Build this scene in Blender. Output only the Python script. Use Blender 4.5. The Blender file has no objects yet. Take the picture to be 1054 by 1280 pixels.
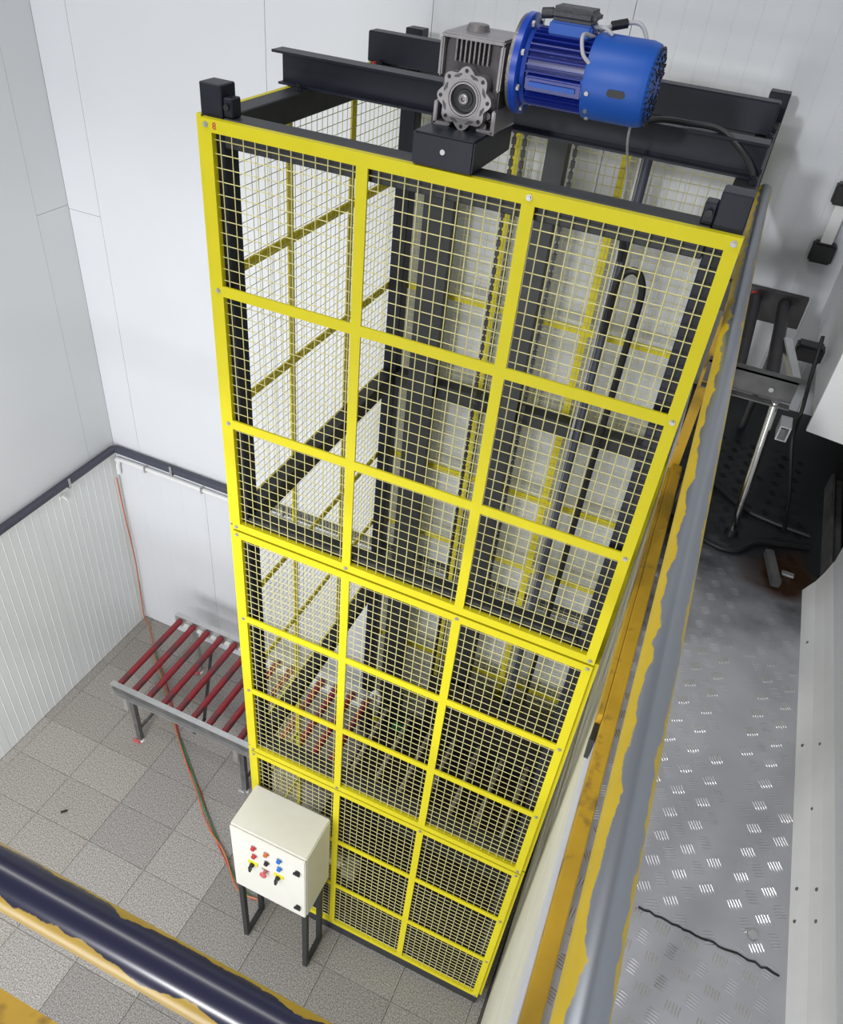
import bpy, bmesh, math, random
from mathutils import Vector, Matrix
random.seed(7)
S = bpy.context.scene
C = S.collection
PI = math.pi

# ------------------------------------------------------------------ camera
cam_d = bpy.data.cameras.new('camera')
cam_d.sensor_fit = 'VERTICAL'; cam_d.sensor_height = 24.0
cam_d.lens = 984.593 * 24.0 / 1280.0
cam_d.clip_start = 0.05
cam = bpy.data.objects.new('camera', cam_d); C.objects.link(cam)
cam.location = (1.97848, -2.61881, 6.98981)
cam.rotation_mode = 'XYZ'
cam.rotation_euler = (0.8851, -0.0900, 0.4146)
S.camera = cam

# ------------------------------------------------------------------ light
w = bpy.data.worlds.new('world'); S.world = w; w.use_nodes = True
bg = w.node_tree.nodes['Background']
bg.inputs[0].default_value = (0.93, 0.96, 1.0, 1); bg.inputs[1].default_value = 0.21
def area(name, loc, target, sx, sy, power, col=(1, 1, 1)):
    d = bpy.data.lights.new(name, 'AREA'); d.shape = 'RECTANGLE'; d.size = sx; d.size_y = sy
    d.energy = power; d.color = col
    o = bpy.data.objects.new(name, d); C.objects.link(o); o.location = loc
    o.rotation_euler = (Vector(target) - Vector(loc)).to_track_quat('-Z', 'Y').to_euler()
    return o
area('hall_lamp', (0.2, -7.5, 8.6), (-0.6, 1.8, 3.6), 0.4, 0.4, 240, (0.97, 0.98, 1.0))
area('front_fill_light', (-0.6, -8.0, 2.0), (-0.9, 2.0, 2.0), 5.0, 3.6, 430, (0.97, 0.98, 1.0))  # broad soft fill from the front, its source unseen
area('roof_lamp', (-0.6, -1.3, 9.6), (-0.6, -1.2, 0), 4.0, 0.2, 85, (1.0, 0.99, 0.97))
area('under_walkway_fill', (-0.7, -2.7, 4.38), (-2.2, 0.6, 0.6), 2.4, 0.25, 85, (1.0, 0.99, 0.98))  # added fill under the walkway, brightens floor and lower walls
S.view_settings.view_transform = 'Standard'; S.view_settings.look = 'None'
S.view_settings.exposure = 0.0; S.view_settings.gamma = 1.0
S.view_settings.use_curve_mapping = False

# ------------------------------------------------------------------ materials
def mat(name, col, rough=0.5, metal=0.0, var=0.06, scale=14.0, bump=0.0, bscale=60.0, spec=0.5):
    m = bpy.data.materials.new(name); m.use_nodes = True
    nt = m.node_tree; b = nt.nodes['Principled BSDF']
    b.inputs['Roughness'].default_value = rough; b.inputs['Metallic'].default_value = metal
    b.inputs['Specular IOR Level'].default_value = spec
    tc = nt.nodes.new('ShaderNodeTexCoord')
    n = nt.nodes.new('ShaderNodeTexNoise'); n.inputs['Scale'].default_value = scale; n.inputs['Detail'].default_value = 5
    nt.links.new(tc.outputs['Object'], n.inputs['Vector'])
    r = nt.nodes.new('ShaderNodeValToRGB')
    r.color_ramp.elements[0].position = 0.3; r.color_ramp.elements[1].position = 0.7
    r.color_ramp.elements[0].color = tuple(c * (1 - var) for c in col) + (1,)
    r.color_ramp.elements[1].color = tuple(min(1, c * (1 + var)) for c in col) + (1,)
    nt.links.new(n.outputs['Fac'], r.inputs['Fac']); nt.links.new(r.outputs['Color'], b.inputs['Base Color'])
    if bump:
        n2 = nt.nodes.new('ShaderNodeTexNoise'); n2.inputs['Scale'].default_value = bscale
        nt.links.new(tc.outputs['Object'], n2.inputs['Vector'])
        bp = nt.nodes.new('ShaderNodeBump'); bp.inputs['Strength'].default_value = bump; bp.inputs['Distance'].default_value = 0.01
        nt.links.new(n2.outputs['Fac'], bp.inputs['Height']); nt.links.new(bp.outputs['Normal'], b.inputs['Normal'])
    return m
def add_mask(m, col, scale, lo, hi, metal=None, rough=None, detail=6, vec='Object', nrm=None):
    """blend a second colour over the base through a noise mask (wear, rust, dirt); nrm=(dir, weight) adds the surface normal"""
    nt = m.node_tree; b = nt.nodes['Principled BSDF']
    tc = [n for n in nt.nodes if n.bl_idname == 'ShaderNodeTexCoord'][0]
    n = nt.nodes.new('ShaderNodeTexNoise'); n.inputs['Scale'].default_value = scale; n.inputs['Detail'].default_value = detail
    nt.links.new(tc.outputs[vec], n.inputs['Vector'])
    val = n.outputs['Fac']
    if nrm:
        g = nt.nodes.new('ShaderNodeNewGeometry')
        d = nt.nodes.new('ShaderNodeVectorMath'); d.operation = 'DOT_PRODUCT'; d.inputs[1].default_value = nrm[0]
        nt.links.new(g.outputs['Normal'], d.inputs[0])
        mu = nt.nodes.new('ShaderNodeMath'); mu.operation = 'MULTIPLY_ADD'; mu.inputs[1].default_value = nrm[1]
        nt.links.new(d.outputs['Value'], mu.inputs[0]); nt.links.new(val, mu.inputs[2]); val = mu.outputs[0]
    mr = nt.nodes.new('ShaderNodeMapRange'); mr.inputs['From Min'].default_value = lo; mr.inputs['From Max'].default_value = hi
    nt.links.new(val, mr.inputs['Value'])
    mx = nt.nodes.new('ShaderNodeMix'); mx.data_type = 'RGBA'
    old = b.inputs['Base Color'].links[0].from_socket
    nt.links.new(mr.outputs['Result'], mx.inputs[0]); nt.links.new(old, mx.inputs[6]); mx.inputs[7].default_value = tuple(col) + (1,)
    nt.links.new(mx.outputs[2], b.inputs['Base Color'])
    for key, v in (('Metallic', metal), ('Roughness', rough)):
        if v is not None:
            mm = nt.nodes.new('ShaderNodeMix'); mm.data_type = 'FLOAT'
            mm.inputs[2].default_value = b.inputs[key].default_value; mm.inputs[3].default_value = v
            nt.links.new(mr.outputs['Result'], mm.inputs[0]); nt.links.new(mm.outputs[0], b.inputs[key])
    return m
M = {}
M['yellow'] = mat('yellow_paint', (0.66, 0.58, 0.018), 0.45, var=0.03, scale=6, spec=0.18)
M['wire'] = mat('yellow_wire', (0.72, 0.67, 0.30), 0.45, var=0.03)
M['dark'] = mat('dark_steel_paint', (0.010, 0.012, 0.021), 0.42, var=0.15, spec=0.35)
M['frame'] = mat('anthracite_paint', (0.022, 0.024, 0.026), 0.5, var=0.15)
M['panel'] = mat('white_panel', (0.68, 0.70, 0.735), 0.42, var=0.012, scale=2)
M['panel_low'] = mat('white_panel_ribbed_lit', (0.78, 0.81, 0.825), 0.42, var=0.012, scale=2)  # same paint as the upper panels, extra light put into the colour
M['groove'] = mat('panel_joint', (0.38, 0.39, 0.41), 0.7)
M['cream'] = mat('cream_plaster', (0.66, 0.65, 0.55), 0.8, var=0.05, scale=5)
M['slab'] = mat('slab_edge_white', (0.66, 0.67, 0.74), 0.6, var=0.05, scale=5)
M['white'] = mat('white_coat', (0.78, 0.79, 0.79), 0.4, var=0.02)
M['cabinet'] = mat('cabinet_paint', (0.74, 0.73, 0.67), 0.45, var=0.015)
M['red'] = mat('red_roller_sleeve', (0.27, 0.022, 0.032), 0.4, var=0.12)
add_mask(M['red'], (0.10, 0.045, 0.055), 2.6, 0.53, 0.62)
M['galv'] = mat('galvanised', (0.50, 0.50, 0.49), 0.42, 0.75, var=0.1)
M['stain'] = mat('brushed_steel', (0.62, 0.62, 0.62), 0.33, 0.8, var=0.06)
M['chrome'] = mat('chrome', (0.8, 0.8, 0.78), 0.15, 1.0, var=0.02)
M['castal'] = mat('cast_aluminium', (0.19, 0.178, 0.18), 0.42, 0.55, var=0.15, bump=0.2, bscale=120)
M['castlt'] = mat('machined_aluminium', (0.30, 0.285, 0.29), 0.36, 0.6, var=0.1)
M['castdk'] = mat('cast_recess', (0.09, 0.085, 0.09), 0.6, 0.3, var=0.2)
M['blue'] = mat('motor_blue', (0.008, 0.055, 0.40), 0.30, var=0.05, spec=0.6)
M['navy'] = mat('motor_navy', (0.006, 0.018, 0.21), 0.32, var=0.06)
M['fan'] = mat('fan_cover_blue', (0.006, 0.08, 0.40), 0.45, var=0.03)
M['black'] = mat('black_rubber', (0.012, 0.012, 0.014), 0.45, var=0.2)
M['plastic'] = mat('dark_plastic', (0.035, 0.037, 0.045), 0.5, var=0.1, bump=0.3)
M['greycab'] = mat('grey_cable', (0.42, 0.42, 0.44), 0.5)
M['orange'] = mat('toe_board_yellow', (0.56, 0.33, 0.015), 0.5, var=0.12, scale=6)
add_mask(M['orange'], (0.16, 0.09, 0.03), 9, 0.56, 0.70, rough=0.7)
M['rail'] = mat('worn_steel_rail', (0.60, 0.42, 0.02), 0.42, var=0.06)
add_mask(M['rail'], (0.30, 0.32, 0.35), 12, 1.17, 1.22, metal=0.7, rough=0.32, nrm=((0.2, 0.0, 0.98), 1.0))
M['railblue'] = mat('worn_navy_rail', (0.47, 0.30, 0.03), 0.35, var=0.1)
add_mask(M['railblue'], (0.022, 0.023, 0.055), 12, 0.985, 1.015, rough=0.27, nrm=((0.0, -0.067, 0.997), 0.8))
M['deck'] = mat('aluminium_tread_plate', (0.50, 0.50, 0.535), 0.42, 0.5, var=0.14, scale=3)
M['tread'] = mat('worn_tread_bar', (0.60, 0.60, 0.63), 0.28, 0.85, var=0.10, scale=5)
def shade_grime(m):
    nt = m.node_tree; b = nt.nodes['Principled BSDF']
    g = nt.nodes.new('ShaderNodeNewGeometry'); n = nt.nodes.new('ShaderNodeTexNoise'); n.inputs['Scale'].default_value = 4; n.inputs['Detail'].default_value = 6
    nt.links.new(g.outputs['Position'], n.inputs['Vector'])
    sx = nt.nodes.new('ShaderNodeSeparateXYZ'); nt.links.new(g.outputs['Position'], sx.inputs[0])
    def layer(val, lo, hi, col, rough):
        mr = nt.nodes.new('ShaderNodeMapRange'); mr.inputs['From Min'].default_value = lo; mr.inputs['From Max'].default_value = hi
        nt.links.new(val, mr.inputs['Value'])
        mx = nt.nodes.new('ShaderNodeMix'); mx.data_type = 'RGBA'; old = b.inputs['Base Color'].links[0].from_socket
        nt.links.new(mr.outputs[0], mx.inputs[0]); nt.links.new(old, mx.inputs[6]); mx.inputs[7].default_value = col + (1,)
        nt.links.new(mx.outputs[2], b.inputs['Base Color'])
    a = nt.nodes.new('ShaderNodeMath'); a.operation = 'MULTIPLY_ADD'; a.inputs[1].default_value = 1.1
    nt.links.new(n.outputs['Fac'], a.inputs[0]); nt.links.new(sx.outputs['Y'], a.inputs[2])
    layer(a.outputs[0], 0.40, 1.15, (0.040, 0.044, 0.048), 0.6)  # darkens towards the far end: shade put into the colour, with oily dirt
    d = nt.nodes.new('ShaderNodeVectorMath'); d.operation = 'DISTANCE'; d.inputs[1].default_value = (2.64, 0.52, 4.65)
    nt.links.new(g.outputs['Position'], d.inputs[0])
    e = nt.nodes.new('ShaderNodeMath'); e.operation = 'MULTIPLY_ADD'; e.inputs[1].default_value = 0.5
    nt.links.new(n.outputs['Fac'], e.inputs[0]); nt.links.new(d.outputs['Value'], e.inputs[2])
    layer(e.outputs[0], 0.44, 0.32, (0.06, 0.028, 0.014), 0.7)
shade_grime(M['deck']); shade_grime(M['tread'])
M['rust'] = mat('rusty_steel', (0.055, 0.03, 0.022), 0.75, var=0.5, scale=9)
M['dirt'] = mat('dirty_steel', (0.14, 0.14, 0.14), 0.55, 0.4, var=0.3, scale=8)
M['conv'] = mat('dark_conveyor_steel', (0.075, 0.072, 0.075), 0.5, 0.4, var=0.2)
M['rolldark'] = mat('dark_roller', (0.03, 0.028, 0.034), 0.45, 0.3, var=0.2)
M['rollpale'] = mat('pale_roller', (0.36, 0.34, 0.26), 0.5, 0.3, var=0.12)
M['deckdark'] = mat('carriage_plate', (0.016, 0.013, 0.010), 0.7, var=0.3)
M['cred'] = mat('red_plastic', (0.5, 0.03, 0.03), 0.4)
M['cgreen'] = mat('green_cable', (0.03, 0.22, 0.08), 0.5)
M['corange'] = mat('orange_cable', (0.50, 0.16, 0.07), 0.5)
M['cblue'] = mat('blue_plastic', (0.02, 0.16, 0.55), 0.4)
M['camber'] = mat('orange_plastic', (0.55, 0.14, 0.03), 0.4)
M['cyel'] = mat('yellow_plastic', (0.72, 0.66, 0.03), 0.4)
M['pink'] = mat('red_cap', (0.55, 0.12, 0.12), 0.4)
M['nose'] = mat('grey_pipe', (0.055, 0.06, 0.085), 0.45, var=0.08)
def tile_mat():
    m = mat('speckled_stone_tile', (0.30, 0.29, 0.28), 0.45, var=0.68, scale=95, bump=0.03, bscale=140)
    nt = m.node_tree; b = nt.nodes['Principled BSDF']
    old = b.inputs['Base Color'].links[0].from_socket
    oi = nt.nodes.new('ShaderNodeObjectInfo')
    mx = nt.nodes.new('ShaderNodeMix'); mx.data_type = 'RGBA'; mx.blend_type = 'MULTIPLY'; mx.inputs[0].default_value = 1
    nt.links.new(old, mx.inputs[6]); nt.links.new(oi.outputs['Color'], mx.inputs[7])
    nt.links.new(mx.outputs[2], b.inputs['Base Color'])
    add_mask(m, (0.13, 0.12, 0.11), 1.1, 0.58, 0.85, vec='Object')
    return m
M['tile'] = tile_mat()
M['grout'] = mat('floor_joint', (0.09, 0.085, 0.08), 0.9)

# ------------------------------------------------------------------ helpers
class MB:
    def __init__(s): s.v = []; s.f = []
    def quad(s, pts):
        n = len(s.v); s.v += [tuple(p) for p in pts]; s.f.append(tuple(range(n, n + len(pts))))
    def box(s, a, b, bevel=0):
        x0, y0, z0 = (min(a[i], b[i]) for i in range(3)); x1, y1, z1 = (max(a[i], b[i]) for i in range(3))
        n = len(s.v)
        s.v += [(x0, y0, z0), (x1, y0, z0), (x1, y1, z0), (x0, y1, z0), (x0, y0, z1), (x1, y0, z1), (x1, y1, z1), (x0, y1, z1)]
        s.f += [tuple(n + i for i in q) for q in ((3, 2, 1, 0), (4, 5, 6, 7), (0, 1, 5, 4), (1, 2, 6, 5), (2, 3, 7, 6), (3, 0, 4, 7))]
        return s
    def prism(s, poly, ax):
        """poly: list of 3D points (one face), ax: extrusion vector"""
        n = len(s.v); k = len(poly); ax = Vector(ax)
        s.v += [tuple(p) for p in poly] + [tuple(Vector(p) + ax) for p in poly]
        s.f.append(tuple(range(n + k - 1, n - 1, -1))); s.f.append(tuple(range(n + k, n + 2 * k)))
        for i in range(k):
            j = (i + 1) % k; s.f.append((n + i, n + j, n + k + j, n + k + i))
        return s
    def bar(s, p, q, wd, ht, up=(0, 0, 1)):
        p, q = Vector(p), Vector(q); d = (q - p).normalized(); u = Vector(up)
        side = d.cross(u)
        if side.length < 1e-4: side = d.cross(Vector((1, 0, 0)))
        side.normalize(); u = side.cross(d).normalized()
        poly = [p + side * a * wd / 2 + u * b * ht / 2 for a, b in ((-1, -1), (1, -1), (1, 1), (-1, 1))]
        return s.prism(poly, q - p)
    def cyl(s, p, q, r, n=16, r2=None, cap=True):
        p, q = Vector(p), Vector(q); d = (q - p).normalized()
        a = d.orthogonal().normalized(); b = d.cross(a); r2 = r if r2 is None else r2
        k = len(s.v)
        for c, rr in ((p, r), (q, r2)):
            s.v += [tuple(c + (a * math.cos(t) + b * math.sin(t)) * rr) for t in (2 * PI * i / n for i in range(n))]
        for i in range(n):
            j = (i + 1) % n; s.f.append((k + i, k + j, k + n + j, k + n + i))
        if cap: s.f.append(tuple(range(k + n - 1, k - 1, -1))); s.f.append(tuple(range(k + n, k + 2 * n)))
        return s
    def lathe(s, o, d, prof, n=32):
        """prof: (distance along d, radius)"""
        o, d = Vector(o), Vector(d).normalized(); a = d.orthogonal().normalized(); b = d.cross(a)
        k = len(s.v)
        for t, r in prof:
            s.v += [tuple(o + d * t + (a * math.cos(x) + b * math.sin(x)) * r) for x in (2 * PI * i / n for i in range(n))]
        for m in range(len(prof) - 1):
            for i in range(n):
                j = (i + 1) % n; s.f.append((k + m * n + i, k + m * n + j, k + (m + 1) * n + j, k + (m + 1) * n + i))
        s.f.append(tuple(range(k + n - 1, k - 1, -1))); e = k + (len(prof) - 1) * n; s.f.append(tuple(range(e, e + n)))
        return s
    def tube(s, pts, r, n=8):
        pts = [Vector(p) for p in pts]; k = len(s.v); ref = None
        for i, p in enumerate(pts):
            d = (pts[min(i + 1, len(pts) - 1)] - pts[max(i - 1, 0)]).normalized()
            if ref is None: ref = d.orthogonal().normalized()
            ref = (ref - d * ref.dot(d)).normalized(); b = d.cross(ref)
            s.v += [tuple(p + (ref * math.cos(t) + b * math.sin(t)) * r) for t in (2 * PI * j / n for j in range(n))]
        for m in range(len(pts) - 1):
            for i in range(n):
                j = (i + 1) % n; s.f.append((k + m * n + i, k + m * n + j, k + (m + 1) * n + j, k + (m + 1) * n + i))
        s.f.append(tuple(range(k + n - 1, k - 1, -1))); e = k + (len(pts) - 1) * n; s.f.append(tuple(range(e, e + n)))
        return s
    def build(s, name, m, parent=None, smooth=False, bevel=0, seg=2):
        me = bpy.data.meshes.new(name); me.from_pydata(s.v, [], s.f); me.update()
        bm = bmesh.new(); bm.from_mesh(me); bmesh.ops.recalc_face_normals(bm, faces=bm.faces)
        if bevel: 
            bmesh.ops.remove_doubles(bm, verts=bm.verts, dist=1e-5)
            bmesh.ops.bevel(bm, geom=list(bm.edges), offset=bevel, segments=seg, affect='EDGES', clamp_overlap=True)
        bm.to_mesh(me); bm.free()
        o = bpy.data.objects.new(name, me); C.objects.link(o)
        me.materials.append(M[m])
        if smooth:
            for p in me.polygons: p.use_smooth = True
            md = o.modifiers.new('split', 'EDGE_SPLIT'); md.split_angle = math.radians(35)
        if parent: 
            o.parent = parent; o.matrix_parent_inverse = Matrix.Translation(parent.location).inverted()
        return o
def B(*boxes):
    m = MB()
    for a, b in boxes: m.box(a, b)
    return m
def spline(pts, n=8):
    P = [Vector(p) for p in pts]; P = [2 * P[0] - P[1]] + P + [2 * P[-1] - P[-2]]; out = []
    for i in range(1, len(P) - 2):
        for k in range(n):
            t = k / n; a, b, c, d = P[i - 1:i + 3]
            out.append(0.5 * ((2 * b) + (c - a) * t + (2 * a - 5 * b + 4 * c - d) * t * t + (3 * b - a - 3 * c + d) * t ** 3))
    return out + [P[-2]]
def tag(o, label=None, cat=None, group=None, kind=None):
    if label: o['label'] = label
    if cat: o['category'] = cat
    if group: o['group'] = group
    if kind: o['kind'] = kind
    return o
def thing(name, loc, label, cat, group=None):
    o = bpy.data.objects.new(name, None); o.location = loc; o.empty_display_size = 0.1; C.objects.link(o)
    return tag(o, label, cat, group)
def struct(o): o['kind'] = 'structure'; return o
def dup(o, dloc, parent):
    c = o.copy(); C.objects.link(c); c.parent = parent; c.location = Vector(o.location) + Vector(dloc)
    c.matrix_parent_inverse = o.matrix_parent_inverse.copy()
    return c

W, H = 1.986, 6.21                       # cage width and height
XL, YB = -2.93, 2.124                    # left wall, back wall
MZ = 4.65                                # gallery floor level
def xm(y): return 2.052 - 0.027 * y      # gallery edge (runs slightly askew to the cage)
def xr(y): return 2.738 - 0.022 * y      # foot of the right wall

# ------------------------------------------------------------------ setting
# floor of stone tiles
floor = struct(B(((-3.0, -2.4, -0.06), (2.2, 2.2, -0.012))).build('floor', 'grout'))
tw, td = 0.6, 0.415
ts = {}
rt = random.Random(3)
for i in range(-4, 6):
    for j in range(-6, 6):
        x0 = -1.033 + i * tw; y0 = 0.137 + j * td
        x1 = min(x0 + tw, 2.05); y1 = min(y0 + td, YB); xa = max(x0, XL)
        if x1 - xa < 0.03 or y1 - y0 < 0.03: continue
        key = (round(x1 - xa, 3), round(y1 - y0, 3))
        if key not in ts:
            m = MB(); g = 0.0025; b = 0.002; X, Y = key; g = 0.0016
            m.box((g, g, -0.012), (X - g, Y - g, 0.0))
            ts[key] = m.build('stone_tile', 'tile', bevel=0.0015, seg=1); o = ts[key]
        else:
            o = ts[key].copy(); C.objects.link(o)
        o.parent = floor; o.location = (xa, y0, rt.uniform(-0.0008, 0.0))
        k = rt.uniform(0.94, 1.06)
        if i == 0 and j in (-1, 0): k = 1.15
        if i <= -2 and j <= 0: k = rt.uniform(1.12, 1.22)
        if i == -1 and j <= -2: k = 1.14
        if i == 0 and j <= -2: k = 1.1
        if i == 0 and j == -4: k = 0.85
        if i >= 1: k *= 0.82  # shade around the cage foot put into the tile tint
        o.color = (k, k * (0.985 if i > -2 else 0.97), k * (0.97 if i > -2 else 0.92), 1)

# left wall: upper smooth panels, lower ribbed panels
wl = struct(B(((XL - 0.20, -3.2, 0), (XL - 0.02, 2.3, 9.0))).build('wall_left', 'groove'))
def ribbed(a0, a1, z0, z1, pitch, dep, rib=0.012):
    """profile along the wall, a = position along it, d = relief"""
    pts = [(a0, 0)]; a = a0 + pitch
    while a < a1 - rib * 2:
        pts += [(a - rib / 2, 0), (a - rib / 4, dep), (a + rib / 4, dep), (a + rib / 2, 0)]; a += pitch
    return pts + [(a1, 0)]
def wall_panel(parent, axis, a0, a1, z0, z1, m, pitch=None, dep=0.0):
    g = 0.0016; th = 0.02; mb = MB()
    prof = ribbed(a0 + g, a1 - g, z0, z1, pitch, dep) if pitch else [(a0 + g, 0), (a1 - g, 0)]
    if axis == 'y':   # left wall: faces +x
        poly = [(XL + d, a, z0 + g) for a, d in prof] + [(XL - th, a1 - g, z0 + g), (XL - th, a0 + g, z0 + g)]
    else:             # back wall: faces -y
        poly = [(a, YB - d, z0 + g) for a, d in prof] + [(a1 - g, YB + th, z0 + g), (a0 + g, YB + th, z0 + g)]
    mb.prism(poly, (0, 0, z1 - z0 - 2 * g))
    return mb.build('wall_panel', m, parent)
for a0, a1, z0, z1 in ((-3.2, 1.80, 2.4, 9), (1.80, 2.124, 2.4, 4.70), (1.80, 2.124, 4.70, 9)):
    wall_panel(wl, 'y', a0, a1, z0, z1, 'panel')
for k in range(5):
    a0 = 2.124 - (k + 1) * 1.0
    wall_panel(wl, 'y', max(a0, -2.9), a0 + 1.0, 0, 2.4, 'panel_low', 0.083, 0.0022)
# back wall
wb = struct(B(((XL - 0.2, YB + 0.02, 0), (4.2, YB + 0.2, 9.0))).build('wall_back', 'groove'))
cuts = [XL, -2.62, -1.07, 0.02, 1.12, 2.62, 3.4, 4.2]
for i in range(7):
    if i == 0:
        wall_panel(wb, 'x', cuts[0], cuts[1], 2.35, 4.67, 'panel'); wall_panel(wb, 'x', cuts[0], cuts[1], 4.67, 9, 'panel')
    else:
        wall_panel(wb, 'x', cuts[i], cuts[i + 1], 2.35, 9, 'panel', 0.12 if i >= 3 else None, 0.0012)
for a0, a1 in ((XL, -1.9), (-1.9, -0.9), (-0.9, 0.1), (0.1, 1.1), (1.1, 2.06)):
    wall_panel(wb, 'x', a0, a1, 0, 2.35, 'panel', 0.25, 0.0012)
# right side below the gallery: cream wall with the white slab edge above
def xprism(y0, y1, off0, x1, z0, z1):
    return MB().prism([(xm(y0) + off0, y0, z0), (x1, y0, z0), (x1, y1, z0), (xm(y1) + off0, y1, z0)], (0, 0, z1 - z0))
wr = struct(xprism(-3.4, YB, 0.022, 2.6, 0, 4.3).build('wall_right', 'cream'))
slab = struct(xprism(-2.28, YB, 0.0, 3.6, 4.302, MZ - 0.006).build('trim_1', 'slab'))
slab2 = struct(B(((-3.2, -3.2, 4.48), (3.6, -2.282, MZ - 0.006))).build('trim_2', 'slab'))
# gallery tread plate
deck = struct(MB().prism([(xm(-3.2) + 0.001, -3.2, MZ - 0.005), (3.6, -3.2, MZ - 0.005), (3.6, YB, MZ - 0.005), (xm(YB) + 0.001, YB, MZ - 0.005)], (0, 0, 0.005)).build('floor_gallery', 'deck'))
tb = MB()
def tread_group(cx, cy, flip, turn=0):
    th = math.radians((-60 if not flip else 24) - turn); d = Vector((math.cos(th), math.sin(th), 0)); s = Vector((-d.y, d.x, 0))
    for k in range(5):
        c = Vector((cx, cy, MZ)) + s * (k - 2) * 0.0092
        h = 0.0225 - abs(k - 2) * 0.001
        n = len(tb.v); up = Vector((0, 0, 0.0018))
        a, b = c - d * h, c + d * h; q = s * 0.0026
        tb.v += [tuple(x) for x in (a, c - d * h * .55 - q, c + d * h * .55 - q, b, c + d * h * .55 + q, c - d * h * .55 + q, c - d * h * .5 + up, c + d * h * .5 + up)]
        for f in ((0, 1, 6), (1, 2, 7, 6), (2, 3, 7), (3, 4, 7), (4, 5, 6, 7), (5, 0, 6)): tb.f.append(tuple(n + i for i in f))
cth, sth = math.cos(-0.105), math.sin(-0.105)
wearr = random.Random(11)
for i in range(-16, 16):
    for j in range(-20, 34):
        for flip in (0, 1):
            # square lattice, the crossed groups sit in the middles
            u = (i + 0.5 * flip) * 0.086; v = (j + 0.5 * flip) * 0.097
            x = 2.357 + u * cth - v * sth; y = -1.02 + u * sth + v * cth
            if x < xm(y) + 0.05 or x > xr(y) - 0.02 or y < -2.35 or y > 1.6: continue
            if y > -1.25 - 0.03 * (x - 2.3) and 2.47 < x + 0.03 * y < 2.56 and wearr.random() < 0.9: continue   # trodden smooth
            tread_group(x, y, flip, 38 if y < -1.29 else 0)
o = tb.build('tread_bars', 'tread', deck); o['kind'] = 'stuff'
# rubber-sealed joint between two plates, one loose nut
jm = MB(); jp = []
for k in range(25):
    t = k / 24; jp.append((2.335 + 0.41 * t, -1.285 - 0.012 * t + random.uniform(-.004, .004), MZ + 0.001))
jm.tube(jp, 0.0035, 5); jm.build('plate_joint', 'black', deck)
# right wall with coved foot
def wxprism(y0, y1, prof, m, name):
    mb = MB(); n = len(prof)
    for y in (y0, y1): mb.v += [(xr(y) + a, y, z) for a, z in prof]
    mb.f = [tuple(range(n - 1, -1, -1)), tuple(range(n, 2 * n))] + [(i, (i + 1) % n, n + (i + 1) % n, n + i) for i in range(n)]
    return mb.build(name, m)
wr2 = struct(wxprism(-3.4, 0.44, [(0.055, MZ), (0.055, 9), (0.25, 9), (0.25, MZ)], 'panel', 'wall_right_upper'))
cove = struct(wxprism(-3.4, 0.45, [(0.0, MZ), (0.012, MZ + 0.03), (0.03, MZ + 0.07), (0.045, MZ + 0.13), (0.056, MZ + 0.2), (0.056, MZ)], 'white', 'baseboard_right'))
for p in ((2.759, -0.46, 4.678), (2.789, -0.5, 4.76), (2.786, -0.752, 4.724), (2.77, -1.025, 4.674), (2.799, -1.054, 4.753), (2.771, -1.13, 4.669), (2.801, -1.154, 4.751), (2.751, 0.079, 4.686)):
    MB().lathe((p[0] + 0.003, p[1], p[2]), (-0.8, 0, 0.6), [(0, 0.007), (0.004, 0.006), (0.006, 0.003)], 10).build('screw', 'dirt', cove)
# pillar / wall end over the passage at the back right
pil = struct(B(((2.52, 0.80, 5.26), (3.3, YB, 9))).build('wall_passage', 'panel'))
lip = struct(MB().prism([(2.505, 0.775, 5.24), (3.3, 0.62, 5.24), (3.3, 0.799, 5.24), (2.505, 0.799, 5.24)], (0, 0, 3.7)).build('trim_3', 'white'))
B(((2.5055, 0.7775, 5.236), (3.3, 0.7985, 5.2395))).build('lower_edge', 'rust', lip)
pass_back = struct(B(((2.95, 0.47, MZ), (3.2, YB, 5.24))).build('wall_passage_side', 'rust'))
sill = struct(B(((2.80, 0.5, MZ), (2.86, 1.35, MZ + 0.07)), ((2.80, 0.5, MZ + 0.07), (2.815, 1.35, MZ + 0.1))).build('trim_4', 'dirt'))

# pipes along the walls
t = thing('wall_pipe', (XL + 0.04, YB - 0.04, 2.41), 'dark grey pipe clipped along the white walls and round the corner', 'pipe')
MB().tube([(XL + 0.042, -2.6, 2.41), (XL + 0.042, YB - 0.06, 2.41), (XL + 0.06, YB - 0.042, 2.41), (2.0, YB - 0.042, 2.41)], 0.038, 14).build('pipe', 'nose', t, True)
for p in ((XL + 0.002, 1.45), (XL + 0.002, -0.3)):
    B(((p[0], p[1] - .012, 2.365), (XL + 0.086, p[1] + .012, 2.372)), ((XL + .081, p[1] - .012, 2.365), (XL + .087, p[1] + .012, 2.47))).build('pipe_clip', 'galv', t)
for x in (-2.2, -1.0, 0.9):
    B(((x - .012, YB - .002, 2.365), (x + .012, YB - .086, 2.372)), ((x - .012, YB - .081, 2.365), (x + .012, YB - .087, 2.47))).build('pipe_clip', 'galv', t)
t = thing('conduit', (-2.8, YB - 0.02, 2.26), 'thin white conduit on the back wall under the dark pipe', 'pipe')
MB().tube(spline([(XL + 0.035, YB - 0.03, 2.10), (XL + 0.05, YB - 0.028, 2.24), (XL + 0.16, YB - 0.024, 2.28), (-1.5, YB - 0.024, 2.28), (2.0, YB - 0.024, 2.28)], 6), 0.022, 10).build('tube', 'white', t, True)
for x in (-2.55, -1.9): B(((x - .01, YB - .05, 2.25), (x + .01, YB - .002, 2.31))).build('clip', 'galv', t)
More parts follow.
